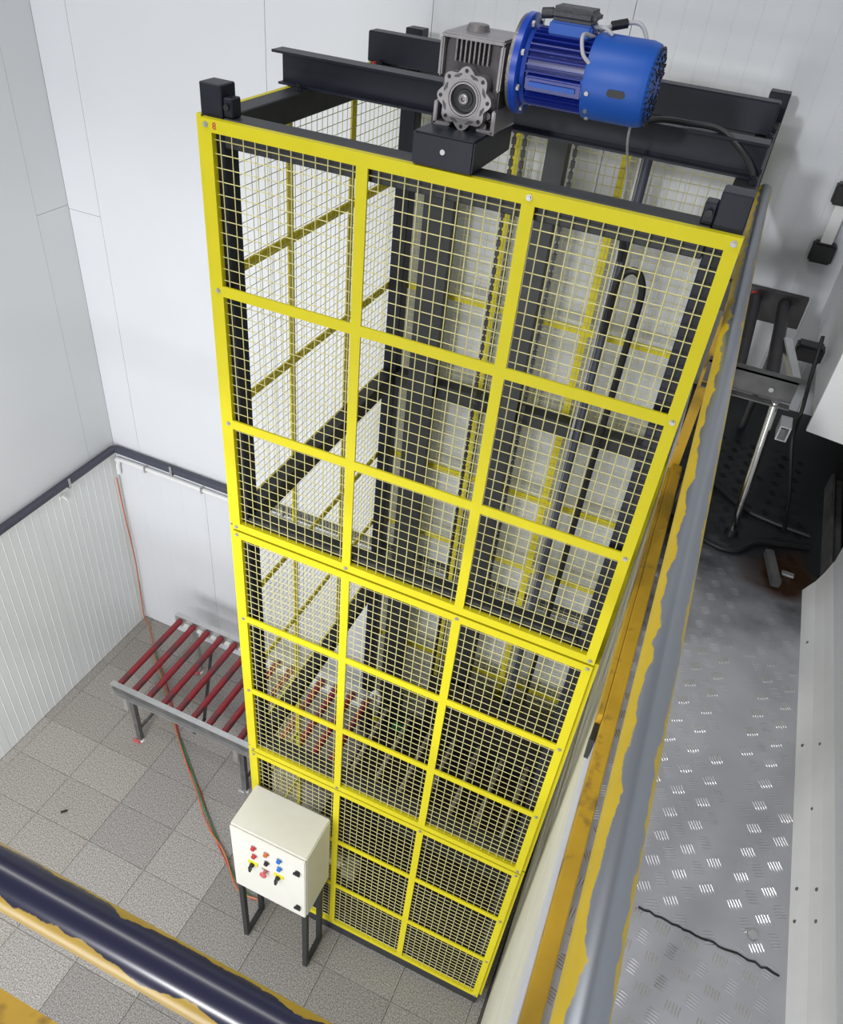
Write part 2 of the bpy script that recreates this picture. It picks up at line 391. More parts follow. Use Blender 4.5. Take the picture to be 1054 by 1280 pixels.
o = MB().tube(spline([(XL + 0.030, YB - 0.07, 2.07), (XL + 0.03, YB - 0.06, 1.6), (XL + 0.045, YB - 0.045, 0.9), (XL + 0.03, YB - 0.06, 0.1), (XL + 0.12, YB - 0.10, 0.012), (-2.55, 1.78, 0.01)], 6), 0.007, 6).build('corner_cable', 'corange', None, True)
tag(o, 'thin reddish cable running down the room corner to the tiled floor', 'cable')

# ------------------------------------------------------------------ mesh cage
cage = thing('mesh_cage', (0.99, 0.98, 0.12), 'tall yellow wire mesh enclosure of bolted panels around the goods lift', 'cage')
bb, gap = 0.0464, 0.0
PP = 2.03; PH = 2.0156
RW = (0.605, 0.624, 0.601)
def mesh_panel(org, ux, n_, cols, rows, pitch=0.0506, bolts=True, th=0.028):
    """org: lower left outer corner, ux: unit vector along the panel, n_: unit vector to the inside; returns the panel part"""
    org, ux, n_ = Vector(org), Vector(ux), Vector(n_); uz = Vector((0, 0, 1))
    Wd = sum(cols) + bb * (len(cols) + 1); Hh = sum(rows) + bb * (len(rows) + 1)
    def slab(mb, a0, a1, z0, z1, d0=0.0, d1=th):
        poly = [org + ux * a + uz * z + n_ * d0 for a, z in ((a0, z0), (a1, z0), (a1, z1), (a0, z1))]
        mb.prism(poly, n_ * (d1 - d0))
    m = MB()
    for a0, a1, z0, z1 in ((0, bb, 0, Hh), (Wd - bb, Wd, 0, Hh), (bb, Wd - bb, 0, bb), (bb, Wd - bb, Hh - bb, Hh)): slab(m, a0, a1, z0, z1)
    pan = m.build('mesh_panel', 'yellow', cage)
    a = bb; vs = []
    for c in cols[:-1]:
        a += c; m = MB(); slab(m, a, a + bb, bb, Hh - bb, 0.0, 0.010); m.build('upright', 'yellow', pan); vs.append(a); a += bb
    z = Hh - bb; zs = []
    for r in rows[:-1]:
        z -= r + bb; zs.append(z)
        aa = bb
        for c in cols:
            m = MB(); slab(m, aa, aa + c, z, z + bb, 0.0, 0.010); m.build('rail', 'yellow', pan); aa += c + bb
    m = MB(); r = 0.0020
    na = int(round((Wd - bb) / pitch)); nz = int(round((Hh - bb) / pitch))
    for i in range(1, na):
        x = bb / 2 + (Wd - bb) * i / na
        p = org + ux * x + n_ * 0.0135
        c = [p + ux * r, p + n_ * r, p - ux * r, p - n_ * r]
        n0 = len(m.v); m.v += [tuple(q + uz * (bb * .5)) for q in c] + [tuple(q + uz * (Hh - bb * .5)) for q in c]
        m.f += [(n0 + k, n0 + (k + 1) % 4, n0 + 4 + (k + 1) % 4, n0 + 4 + k) for k in range(4)]
    for i in range(1, nz):
        zz = bb / 2 + (Hh - bb) * i / nz
        p = org + uz * zz + n_ * 0.0175
        c = [p + uz * r, p + n_ * r, p - uz * r, p - n_ * r]
        n0 = len(m.v); m.v += [tuple(q + ux * (bb * .5)) for q in c] + [tuple(q + ux * (Wd - bb * .5)) for q in c]
        m.f += [(n0 + k, n0 + (k + 1) % 4, n0 + 4 + (k + 1) % 4, n0 + 4 + k) for k in range(4)]
    m.build('wire_mesh', 'wire', pan)['kind'] = 'stuff'
    if bolts:
        pts = [(bb / 2, Hh - bb * .45), (Wd - bb / 2, Hh - bb * .45), (bb / 2, bb * .45), (Wd - bb / 2, bb * .45)] + [(v + bb / 2, Hh - bb * .45) for v in vs[1:]] + [(vs[0] + bb / 2, bb * .45)] if len(vs) > 1 else []
        if zs: pts += [(bb / 2, q + bb * .5) for q in zs] + [(Wd - bb / 2, q + bb * .5) for q in zs]
        for a, z in pts:
            p = org + ux * a + uz * z
            MB().cyl(p + n_ * 0.001, p - n_ * 0.004, 0.011, 10).cyl(p - n_ * 0.004, p - n_ * 0.009, 0.007, 6).build('bolt', 'galv', pan)
    return pan
fc = (0.6072, 0.5729, 0.6199)
for k in range(3):
    p = mesh_panel((0, 0, 0.12 + k * PP + 0.007), (1, 0, 0), (0, 1, 0), fc, RW)
    if k == 2:
        tx = bpy.data.curves.new('painted_figure', 'FONT'); tx.body = '8'; tx.size = 0.036; tx.extrude = 0.0006
        to = bpy.data.objects.new('painted_figure', tx); C.objects.link(to)
        dg = bpy.context.evaluated_depsgraph_get(); me = bpy.data.meshes.new_from_object(to.evaluated_get(dg))
        bpy.data.objects.remove(to)
        fo = bpy.data.objects.new('painted_figure', me); C.objects.link(fo); me.materials.append(M['cred'])
        fo.location = (0.052, -0.0008, H - 0.041); fo.rotation_euler = (PI / 2, 0, 0)
        fo.parent = p; fo['label'] = 'small red figure 8 on the yellow frame'
    mesh_panel((-0.019, 1.988, 0.12 + k * PP + 0.007), (1, 0, 0), (0, -1, 0), fc, RW, bolts=False)
sc = (0.585, 0.585, 0.585)
for k in (1, 2):
    mesh_panel((-0.042, 0.034, 0.12 + k * PP + 0.007), (0, 1, 0), (1, 0, 0), sc, RW, th=0.022)
for k in (0, 1):
    mesh_panel((2.008, 0.030, 0.12 + k * PP + 0.007), (0, 1, 0), (-1, 0, 0), sc, RW, bolts=False)
mesh_panel((-0.042, 0.034, 0.127), (0, 1, 0), (1, 0, 0), (0.585,), RW, bolts=False, th=0.022)

# ------------------------------------------------------------------ lift frame
lf = thing('lift_tower', (0.99, 0.98, 0), 'dark anthracite steel lift frame of posts, beams and masts inside the yellow cage', 'steel frame')
def part(name, boxes, m='frame', parent=lf, bevel=0.004): return B(*boxes).build(name, m, parent, bevel=bevel, seg=1)
for x, y, hh in ((-0.018, 0.032, 6.315), (1.882, 0.032, 6.315), (-0.018, 1.858, 6.325), (1.882, 1.858, 6.325)):
    part('post', [((x, y, 0.0), (x + 0.095, y + 0.095, hh))], 'dark')
zs = ((0.0, 0.11), (2.13, 2.24), (4.15, 4.265), (6.10, 6.205))
for a, b in zs:
    part('cross_beam', [((0.078, 0.034, a), (1.881, 0.125, b))])
    part('cross_beam', [((0.078, 1.860, a), (1.881, 1.950, b))])
    if a > 1: part('side_beam', [((-0.014, 0.128, a), (0.073, 1.857, b))])
    if a not in (4.15,): part('side_beam', [((1.886, 0.128, a), (1.973, 1.857, b))])
part('bracket', [((0.078, 0.04, 6.206), (0.117, 0.10, 6.275))], 'dark'); part('bracket', [((1.842, 0.04, 6.206), (1.881, 0.10, 6.275))], 'dark')
for x in (0.097, 1.862):
    MB().cyl((x, 0.039, 6.245), (x, 0.028, 6.245), 0.012, 6).build('bolt', 'black', lf)
part('plinth', [((0.0, 0.003, 0.0), (1.984, 0.031, 0.118))])
B(((0.08, 0.127, 0.001), (1.88, 1.855, 0.012))).build('base_plate', 'deckdark', lf)
# top beams
ib = [((-0.11, 0.675, 6.325), (1.965, 0.765, 6.335)), ((-0.08, 0.714, 6.2165), (1.962, 0.722, 6.3245)), ((-0.08, 0.675, 6.207), (1.962, 0.765, 6.216))]
part('top_beam', ib, 'dark', bevel=0)
part('top_beam', [((-0.04, 1.455, 6.209), (1.950, 1.545, 6.345))], 'dark', bevel=0.006)
for x in (0.0, 1.90):
    for y in (0.63, 0.81, 1.41, 1.59):
        MB().cyl((x + 0.05, y, 6.206), (x + 0.05, y, 6.222), 0.018, 6).cyl((x + 0.05, y, 6.222), (x + 0.05, y, 6.235), 0.01, 8).build('bolt', 'dark', lf)
MB().cyl((0.02, 1.42, 6.206), (0.02, 1.42, 6.219), 0.014, 6).build('bolt', 'cred', lf)
# masts
def channel(x0, x1, y0, y1, z0, z1, t=0.012):
    return [((x0, y0, z0), (x1, y0 + t, z1)), ((x0, y0 + t, z0), (x0 + t, y1, z1)), ((x1 - t, y0 + t, z0), (x1, y1, z1))]
part('mast', channel(0.215, 0.400, 1.76, 1.857, 0.0, 6.10), 'frame', bevel=0)
part('mast', channel(0.885, 0.995, 1.76, 1.857, 0.0, 6.10), 'frame', bevel=0)
for x in (0.695, 0.755, 1.035):
    m = MB()
    for k in range(94):
        z = 0.9 + k * 0.056
        m.box((x - 0.011, 1.775, z), (x + 0.011, 1.79, z + 0.036)); m.box((x - 0.005, 1.779, z + 0.034), (x + 0.005, 1.786, z + 0.058))
    o = m.build('drive_chain', 'black', lf)
MB().cyl((1.415, 1.80, 0.2), (1.415, 1.80, 6.10), 0.024, 12).build('guide_pipe', 'nose', lf, True)
MB().cyl((1.375, 1.81, 0.2), (1.375, 1.81, 6.10), 0.012, 10).build('guide_pipe', 'galv', lf, True)
# energy chain loop
cp = [(1.41, 1.70, 5.62), (1.395, 1.70, 5.50)]
cp = spline([(1.415, 1.74, 5.66), (1.395, 1.74, 5.56), (1.41, 1.74, 5.42)], 6)
lp = [(1.43, 1.72, 1.2), (1.425, 1.72, 3.5), (1.42, 1.72, 5.0), (1.425, 1.72, 5.28), (1.455, 1.72, 5.37), (1.505, 1.72, 5.395), (1.55, 1.72, 5.36), (1.575, 1.72, 5.25), (1.57, 1.72, 4.9), (1.555, 1.72, 3.5), (1.54, 1.72, 1.6)]
MB().tube(spline(lp, 5)[10:], 0.021, 8).build('cable_chain', 'black', lf, True)
MB().tube(cp, 0.016, 8).build('cable', 'black', lf, True)
# shaft with sprockets under the top beams
MB().cyl((0.988, 0.357, 6.405), (0.988, 1.62, 6.405), 0.025, 16).build('drive_shaft', 'castdk', lf, True)
MB().cyl((0.988, 1.10, 6.405), (0.988, 1.13, 6.405), 0.085, 24).build('sprocket', 'castdk', lf, True)
# motor base
mbp = MB(); mbp.prism([(0.862, 0.0, 6.2065), (1.085, 0.0, 6.2065), (1.085, 0.0, 6.312), (0.862, 0.0, 6.312)], (0, 0.40, 0))
mb_o = mbp.build('motor_base', 'dark', lf, bevel=0.006, seg=2)
MB().cyl((0.975, -0.0005, 6.262), (0.975, -0.003, 6.262), 0.009, 12).build('bolt_hole', 'galv', mb_o)

# ------------------------------------------------------------------ gear motor
gm = thing('gear_motor', (0.955, 0.25, 6.313), 'blue electric motor flanged to a grey worm gearbox on top of the lift', 'motor')
gx, gy, gz = 0.988, 0.165, 6.408
sh = 0.033
m = MB()
m.prism([(0.886, gy, 6.36), (0.902, gy, 6.335), (1.075, gy, 6.335), (1.091, gy, 6.36), (1.091, gy, 6.55), (1.075, gy, 6.577), (0.902, gy, 6.577), (0.886, gy, 6.55)], (0, 0.19, 0))
hs = m.build('gear_housing', 'castdk', gm, bevel=0.006)
m = MB()   # rim around the front
for a, b in (((0.878, gy - 0.03, 6.574), (1.098, gy + 0.20, 6.588)), ((0.876, gy - 0.03, 6.46), (0.890, gy + 0.03, 6.576)), ((1.086, gy - 0.03, 6.44), (1.100, gy + 0.03, 6.576))): m.box(a, b)
m.build('housing_rim', 'castlt', hs, bevel=0.005)
for k in range(8):
    x = 0.930 + k * 0.016
    B(((x, gy - 0.022, 6.51), (x + 0.005, gy + 0.001, 6.575))).build('cooling_rib', 'castal', hs)
m = MB()
for x0, x1 in ((0.876, 0.889), (1.086, 1.099)):
    m.box((x0, gy - 0.035, 6.313), (x1, gy + 0.19, 6.385))
m.box((0.876, gy - 0.035, 6.313), (0.940, gy + 0.19, 6.323)); m.box((1.036, gy - 0.035, 6.313), (1.099, gy + 0.19, 6.323))
m.build('foot', 'castlt', gm, bevel=0.003)
# scalloped output flange
m = MB(); prof = []; N = 96
for i in range(N):
    a = 2 * PI * i / N
    lob = 0.5 + 0.5 * math.cos(8 * a)
    prof.append((0.080 + 0.017 * lob ** 0.7) )
n0 = 0; y0, y1 = gy - 0.052, gy - 0.004
for y in (y0, y1):
    m.v += [(gx + prof[i] * math.cos(2 * PI * i / N), y, gz + prof[i] * math.sin(2 * PI * i / N)) for i in range(N)]
m.v += [(gx + 0.054 * math.cos(2 * PI * i / N), y0, gz + 0.054 * math.sin(2 * PI * i / N)) for i in range(N)]
m.v += [(gx + 0.054 * math.cos(2 * PI * i / N), gy - 0.03, gz + 0.054 * math.sin(2 * PI * i / N)) for i in range(N)]
for i in range(N):
    j = (i + 1) % N
    m.f += [(i, j, N + j, N + i), (2 * N + i, 2 * N + j, j, i), (3 * N + i, 3 * N + j, 2 * N + j, 2 * N + i)]
fl = m.build('output_flange', 'castlt', gm)
for k in range(8):
    a = 2 * PI * k / 8
    MB().cyl((gx + 0.084 * math.cos(a), y0 - 0.0012, gz + 0.084 * math.sin(a)), (gx + 0.084 * math.cos(a), y0 + 0.01, gz + 0.084 * math.sin(a)), 0.0065, 10).build('bolt_hole', 'black', fl)
    a += PI / 8
    m = MB(); d = Vector((math.cos(a), 0, math.sin(a))); s_ = Vector((-d.z, 0, d.x)); c = Vector((gx, y0 - 0.0006, gz)) + d * 0.0725
    m.prism([c - s_ * 0.017, c + d * 0.005 - s_ * 0.010, c + d * 0.005 + s_ * 0.010, c + s_ * 0.017, c - d * 0.006], (0, 0.004, 0)); m.build('pocket', 'castdk', fl)
for r0, r1 in ((0.0585, 0.054), (0.0515, 0.046)):
    m = MB(); n = 48; yy = y0 - 0.004
    m.lathe((gx, gy - 0.03, gz), (0, -1, 0), [(0.0, r0), (0.026, r0), (0.026, r1), (0.0, r1)], 48); m.f = m.f[:-2]
    m.build('ring', 'castlt', fl, True)
MB().lathe((gx, gy - 0.028, gz), (0, -1, 0), [(0, 0.0535), (0.012, 0.0535), (0.014, 0.030), (0.018, 0.028)], 40).build('seal', 'black', gm, True)
MB().lathe((gx, gy - 0.044, gz), (0, -1, 0), [(0, 0.017), (0.014, 0.017), (0.016, 0.014), (0.016, 0.008), (0.008, 0.006)], 24).build('shaft_end', 'castlt', gm, True)
for dx, dz in ((-0.06, -0.082), (0.068, -0.078), (-0.004, -0.100), (0.078, -0.045)):
    MB().cyl((gx + dx, gy - 0.02, gz + dz), (gx + dx, gy + 0.01, gz + dz), 0.012, 12).build('boss', 'castal', gm, True)
MB().cyl((0.955, 0.27, 6.586), (0.955, 0.27, 6.606), 0.042, 24, 0.034).build('filler_cap', 'castal', gm, True)
# motor on the x axis
ay, az = 0.275, 6.515
MB().lathe((1.092, ay, az), (1, 0, 0), [(0, 0.075), (0.02, 0.09), (0.022, 0.144), (0.034, 0.144)], 48).build('adaptor_flange', 'castal', gm, True)
mf = MB().lathe((1.1265, ay, az), (1, 0, 0), [(0, 0.150), (0.020, 0.150), (0.024, 0.144), (0.028, 0.120), (0.04, 0.112)], 56).build('motor_flange', 'blue', gm, True)
for k in range(8):
    a = PI / 8 + k * PI / 4
    MB().cyl((1.148, ay + 0.132 * math.cos(a), az + 0.132 * math.sin(a)), (1.160, ay + 0.132 * math.cos(a), az + 0.132 * math.sin(a)), 0.010, 6).build('bolt', 'galv', mf)
mbody = MB().cyl((1.13, ay, az), (1.375, ay, az), 0.100, 40).build('motor_body', 'navy', gm, True)
for k in range(36):
    a = 2 * PI * k / 36
    if -0.55 < math.sin(a) < -0.0 and math.cos(a) < 0: continue
    d = Vector((0, math.cos(a), math.sin(a)))
    c = Vector((0, ay, az))
    m = MB(); m.bar(Vector((1.168, 0, 0)) + c + d * 0.107, Vector((1.368, 0, 0)) + c + d * 0.107, 0.0045, 0.020, d); m.build('cooling_fin', 'navy', mbody)
m = MB()   # nameplate side pad
m.prism([(1.175, ay - 0.095, az - 0.058), (1.175, ay - 0.121, az - 0.052), (1.175, ay - 0.126, az - 0.012), (1.175, ay - 0.097, az - 0.002)], (0.19, 0, 0)); pad = m.build('side_pad', 'navy', mbody, bevel=0.004)
B(((1.19, ay - 0.1295, az - 0.040), (1.345, ay - 0.1255, az - 0.026))).build('nameplate', 'fan', mbody)
for x in (1.15, 1.355): B(((x, ay - 0.118, az - 0.02), (x + 0.015, ay - 0.103, az + 0.004))).build('foot_lug', 'blue', mbody, bevel=0.003)
fcv = MB().lathe((1.372, ay, az), (1, 0, 0), [(-0.012, 0.114), (-0.010, 0.123), (0.0, 0.125), (0.165, 0.125), (0.188, 0.119), (0.200, 0.104), (0.203, 0.090)], 56).build('fan_cover', 'fan', gm, True)
m = MB()
for k in range(40):
    a = 2 * PI * k / 40
    for r, xx in ((0.108, 1.5715), (0.09, 1.577), (0.068, 1.5765), (0.045, 1.5765)):
        d = Vector((0, math.cos(a), math.sin(a))); p = Vector((xx, ay, az)) + d * r
        if r < 0.1 and k % 2: continue
        m.bar(p - d * 0.006, p + d * 0.006, 0.006, 0.004, (1, 0, 0))
m.build('vent_grille', 'black', fcv)['kind'] = 'stuff'
m = MB(); sl = [(1.475 + 0.018 * math.copysign(1, math.cos(t)) + 0.011 * math.cos(t), 0, az - 0.018 + 0.011 * math.sin(t)) for t in (2 * PI * (i + .5) / 20 for i in range(20))]
m.prism([(x, ay - 0.1265, z) for x, y, z in sl], (0, 0.006, 0)); m.build('lever_slot', 'black', fcv)
for a in (-2.9, -0.3, 1.3, 3.9, -2.0):
    MB().cyl((1.383, ay + 0.122 * math.cos(a), az + 0.122 * math.sin(a)), (1.383, ay + 0.131 * math.cos(a), az + 0.131 * math.sin(a)), 0.007, 8).build('screw', 'galv', fcv)
tbx = B(((1.205, ay - 0.05, az + 0.098), (1.345, ay + 0.06, az + 0.140))).build('terminal_base', 'fan', gm, bevel=0.006)
B(((1.200, ay - 0.055, az + 0.1405), (1.350, ay + 0.065, az + 0.180))).build('terminal_lid', 'plastic', gm, bevel=0.014, seg=3)
MB().cyl((1.20, ay, az + 0.155), (1.165, ay, az + 0.15), 0.016, 12).build('cable_gland', 'plastic', gm, True)
MB().tube(spline([(1.352, ay - 0.02, az + 0.11), (1.33, ay - 0.09, az + 0.12), (1.345, ay - 0.115, az + 0.075), (1.37, ay - 0.11, az + 0.05)], 6), 0.006, 8).build('motor_cable', 'greycab', gm, True)
MB().tube(spline([(1.345, ay - 0.01, az + 0.135), (1.38, ay - 0.03, az + 0.14), (1.41, ay - 0.03, az + 0.125)], 6), 0.006, 8).build('motor_cable', 'greycab', gm, True)
MB().tube(spline([(1.352, ay + 0.02, az + 0.125), (1.42, ay + 0.06, az + 0.15), (1.47, ay + 0.06, az + 0.155), (1.50, ay + 0.05, az + 0.125), (1.505, ay + 0.04, az + 0.1)], 6), 0.007, 8).build('motor_cable', 'greycab', gm, True)
MB().cyl((1.385, ay + 0.04, az + 0.14), (1.43, ay + 0.062, az + 0.152), 0.014, 10).build('cable_sleeve', 'black', gm, True)
o = MB().tube(spline([(1.50, 0.39, 6.44), (1.502, 0.41, 6.37), (1.50, 0.45, 6.30), (1.50, 0.62, 6.15), (1.50, 0.66, 6.0)], 6), 0.005, 6).build('thin_cable', 'greycab', None, True)
tag(o, 'thin pale cable hanging straight down below the blue motor', 'cable')
o = MB().tube(spline([(1.50, 0.56, 6.345), (1.57, 0.62, 6.36), (1.66, 0.70, 6.350), (1.78, 0.71, 6.346), (1.88, 0.665, 6.30), (1.93, 0.652, 6.25), (1.95, 0.64, 6.22)], 8), 0.011, 8).build('black_cable', 'black', None, True)
tag(o, 'thick black cable lying over the front top beam right of the motor', 'cable')

# ------------------------------------------------------------------ carriage inside the lift
ca = thing('lift_carriage', (1.08, 1.2, 0.6), 'dark lift carriage with pale rollers at the bottom of the shaft', 'lift carriage')
B(((0.30, 0.72, 0.58), (1.82, 1.755, 0.60))).build('deck_plate', 'deckdark', ca)
B(((0.28, 0.70, 0.60), (1.84, 0.745, 0.80))).build('side_rail', 'frame', ca); B(((0.28, 1.71, 0.60), (1.84, 1.755, 0.80))).build('side_rail', 'frame', ca)
r0 = None
for k in range(7):
    x = 0.33 + k * 0.235
    if r0 is None: r0 = MB().cyl((x, 0.748, 0.775), (x, 1.708, 0.775), 0.020, 14).build('roller', 'rollpale', ca, True)
    else: dup(r0, (k * 0.235, 0, 0), ca)
for x in (0.42, 1.3): B(((x, 1.725, 0.80), (x + 0.04, 1.755, 1.05))).build('carriage_arm', 'frame', ca)
B(((0.41, 1.64, 0.601), (0.56, 1.70, 0.66))).build('drive_unit', 'cgreen', ca, bevel=0.01)
B(((0.70, 1.712, 0.801), (1.82, 1.722, 1.50))).build('back_guard', 'deckdark', ca)
pit = thing('gear_drive', (0.5, 0.35, 0.0), 'pale drive unit low inside the cage behind the front mesh', 'drive')
MB().cyl((0.40, 0.36, 0.42), (0.58, 0.36, 0.42), 0.055, 20).build('drive_motor', 'rollpale', pit, True)
B(((0.60, 0.30, 0.30), (0.72, 0.42, 0.48))).build('drive_gearbox', 'rollpale', pit, bevel=0.012)
MB().cyl((0.58, 0.36, 0.42), (0.602, 0.36, 0.42), 0.03, 16).build('coupling', 'galv', pit, True)
B(((0.42, 0.31, 0.012), (0.45, 0.41, 0.37)), ((0.64, 0.31, 0.012), (0.68, 0.41, 0.30)), ((0.42, 0.30, 0.0125), (0.70, 0.42, 0.022))).build('drive_stand', 'frame', pit)

# ------------------------------------------------------------------ lower roller conveyor
cv = thing('roller_conveyor', (-1.0, 1.24, 0), 'steel conveyor with red rollers on the tiled floor entering the cage', 'conveyor')
cx0, cx1 = -2.11, 0.24
def crail(y0, y1, s, top):
    lip = 0.035 * s
    return B(((cx0, y0, 0.68), (cx1, y0 + 0.006, top)), ((cx0, y0, top - 0.006), (cx1, y0 + lip, top)), ((cx0, y0, 0.68), (cx1, y0 + lip, 0.686)))
B(((cx0, 0.735, 0.79), (cx1, 0.785, 0.80)), ((cx0, 0.722, 0.675), (cx1, 0.785, 0.683))).build('side_rail', 'stain', cv)
B(((cx0 + 0.002, 0.756, 0.684), (cx1, 0.764, 0.789))).build('rail_web', 'dirt', cv)
B(((cx0, 1.715, 0.68), (cx1, 1.722, 0.81)), ((cx0, 1.715, 0.81), (cx1, 1.77, 0.818)), ((cx0, 1.722, 0.68), (cx1, 1.77, 0.687))).build('side_rail', 'stain', cv)
rr = None
for k in range(14):
    x = -2.044 + k * 0.1665
    if rr is None: rr = MB().cyl((x, 0.788, 0.772), (x, 1.702, 0.772), 0.0315, 16).build('roller', 'red', cv, True); ax = MB().cyl((x, 0.765, 0.772), (x, 1.712, 0.772), 0.009, 8).build('roller_axle', 'stain', cv)
    else: dup(rr, (k * 0.1665, 0, 0), cv); dup(ax, (k * 0.1665, 0, 0), cv)
for k in range(13):
    x = -1.96 + k * 0.1665
    B(((x - 0.032, 1.672, 0.735), (x + 0.032, 1.714, 0.765))).build('bearing_block', 'white', cv, bevel=0.006)
for x in (-1.93, -0.70):
    for y in (0.745, 1.72):
        B(((x, y, 0.03), (x + 0.05, y + 0.045, 0.679))).build('leg', 'dirt' if y < 1 else 'galv', cv)
        MB().cyl((x + 0.025, y + 0.022, 0.0), (x + 0.025, y + 0.022, 0.03), 0.035, 16, 0.022).build('levelling_foot', 'white', cv, True)
        B(((x - 0.035, y - 0.03, 0.0), (x + 0.045, y - 0.002, 0.035))).build('foot_bracket', 'pink' if x < -1 else 'stain', cv, bevel=0.008)
    B(((x + 0.015, 0.791, 0.16), (x + 0.035, 1.719, 0.19))).build('leg_brace', 'dirt', cv)
    B(((x - 0.05, 0.725, 0.50), (x + 0.0, 0.733, 0.679))).build('gusset', 'galv', cv)
m = MB(); m.bar((-1.62, 1.62, 0.60), (-1.20, 0.92, 0.60), 0.03, 0.012); m.bar((-1.63, 1.712, 0.60), (-1.62, 1.60, 0.60), 0.03, 0.012); m.bar((-1.2, 0.93, 0.60), (-1.19, 0.75, 0.60), 0.03, 0.012)
m.build('diagonal_strap', 'conv', cv)
m = MB(); m.tube(spline([(0.16, 1.69, 0.90), (0.20, 1.69, 0.98), (0.24, 1.69, 0.95), (0.245, 1.69, 0.83)], 6), 0.018, 8)
m.build('hooked_stop', 'white', cv, True)

# control cabinet -----------------------------------------------------
cb = thing('control_cabinet', (0.35, -0.2, 0), 'pale grey control cabinet with coloured buttons on dark legs beside the yellow cage', 'control cabinet')
x0, x1, y0, y1, z0, z1 = 0.040, 0.648, -0.352, -0.016, 0.935, 1.777
B(((x0, y0, z0), (x1, y1, z1))).build('body', 'cabinet', cb, bevel=0.008)
dr = B(((x0 + 0.004, y0 - 0.016, z0 + 0.004), (x1 - 0.004, y0 - 0.001, z1 - 0.006))).build('door', 'cabinet', cb, bevel=0.006)
yf = y0 - 0.016
for z in (1.594, 1.082):
    m = MB().cyl((0.588, yf + .001, z), (0.588, yf - 0.012, z), 0.020, 16); m.box((0.562, yf - 0.026, z - 0.008), (0.614, yf - 0.012, z + 0.008))
    m.build('latch', 'black', dr)
for x, z, mm, nm in ((0.239, 1.640, 'cred', 'push_button'), (0.341, 1.640, 'camber', 'push_button'), (0.445, 1.640, 'cblue', 'indicator'),
                 (0.239, 1.530, 'cred', 'push_button'), (0.341, 1.518, 'black', 'selector_switch'), (0.445, 1.530, 'cblue', 'push_button')):
    b_ = MB().cyl((x, yf + .001, z), (x, yf - 0.006, z), 0.023, 18).build(nm, 'galv', dr, True)
    MB().cyl((x, yf - 0.006, z), (x, yf - 0.026, z), 0.018, 18, 0.016).build('button_cap', mm, b_, True)
for x, mm in ((0.215, 'black'), (0.322, 'pink'), (0.428, 'black')):
    if mm == 'black':
        pl = B(((x - 0.035, yf - 0.004, 1.375), (x + 0.045, yf + .001, 1.425))).build('legend_plate', 'cyel', dr)
        MB().cyl((x, yf - 0.003, 1.382), (x, yf - 0.020, 1.382), 0.018, 16).bar((x, yf - 0.034, 1.405), (x, yf - 0.034, 1.345), 0.016, 0.026, (0, 1, 0)).build('selector_switch', 'black', dr)
    else:
        pl = B(((x - 0.032, yf - 0.003, 1.385), (x + 0.032, yf + .001, 1.402))).build('legend_plate', 'galv', dr)
        MB().lathe((x, yf, 1.372), (0, -1, 0), [(0, 0.014), (0.028, 0.014), (0.03, 0.028), (0.042, 0.026), (0.046, 0.015)], 20).build('stop_button', 'pink', dr, True)
for x in (x0 + 0.006, x1 - 0.046):
    for y in (y0 + 0.004, -0.130):
        B(((x, y, 0.0), (x + 0.038, y + 0.038, z0 - 0.001))).build('leg', 'frame', cb)
    B(((x, y0 + 0.044, 0.0), (x + 0.038, -0.131, 0.036))).build('foot_bar', 'frame', cb)
B(((x0 + 0.045, -0.130, 0.60), (x1 - 0.047, -0.112, z0 - 0.002))).build('back_plate', 'dark', cb)

# floor cables ----------------------------------------------------------
base = [(-2.52, 1.74), (-2.16, 1.45), (-1.76, 1.093), (-1.397, 0.804), (-1.054, 0.54), (-0.764, 0.323), (-0.491, 0.14), (-0.2, -0.05), (0.0, -0.08)]
for k, (mm, nm) in enumerate((('cred', 'red'), ('cgreen', 'green'), ('corange', 'orange'))):
    rc = random.Random(k + 5)
    pts = [(x + rc.uniform(-.022, .022) + (k - 1) * 0.012, y + rc.uniform(-.022, .022) - (k - 1) * 0.012, 0.0085 + k * 0.0155) for x, y in base]
    o = MB().tube(spline(pts, 6), 0.0075, 6).build('floor_cable', mm, None, True)
    tag(o, nm + ' cable trailing across the floor tiles from under the conveyor to the cabinet', 'cable', 'cables trailing across the floor')

# ------------------------------------------------------------------ gallery edge: rails
hr = thing('handrail', (xm(-0.5) + 0.05, -0.5, MZ), 'bare grey steel handrail with flaking yellow paint beside the tread plate walkway', 'handrail')
def xh(y): return 2.0465 - 0.0275 * y
MB().tube([(xh(-3.2), -3.2, 5.9), (xh(-1.0), -1.0, 5.9), (xh(0.7), 0.7, 5.9), (2.0085, 1.56, 5.9), (2.008, 1.82, 5.9)], 0.0355, 24).build('top_rail', 'rail', hr, True)
def toe(y): return xm(y) + 0.002
m = MB(); y0, y1 = -2.24, 1.04
m.prism([(toe(y0), y0, MZ), (toe(y0) + 0.052, y0, MZ), (toe(y0) + 0.052, y0, 4.72), (toe(y0), y0, 4.72)], (toe(y1) - toe(y0), y1 - y0, 0))
m.build('toe_board', 'orange', hr, bevel=0.004, seg=1)
ya, yb = -0.70, 1.0
m = MB(); m.prism([(xm(ya) - 0.016, ya, 4.56), (xm(ya) + 0.0, ya, 4.56), (xm(ya) + 0.0, ya, 4.712), (xm(ya) - 0.016, ya, 4.712)], (xm(yb) - xm(ya), yb - ya, 0)); m.build('side_plate', 'orange', hr)
m = MB(); ya, yb = -0.78, -0.701
m.prism([(xm(ya) - 0.018, ya, 4.55), (xm(ya) - 0.002, ya, 4.55), (xm(ya) - 0.002, ya, 4.66), (xm(ya) - 0.018, ya, 4.66)], (xm(yb) - xm(ya), yb - ya, 0)); m.build('plate_end', 'frame', hr)
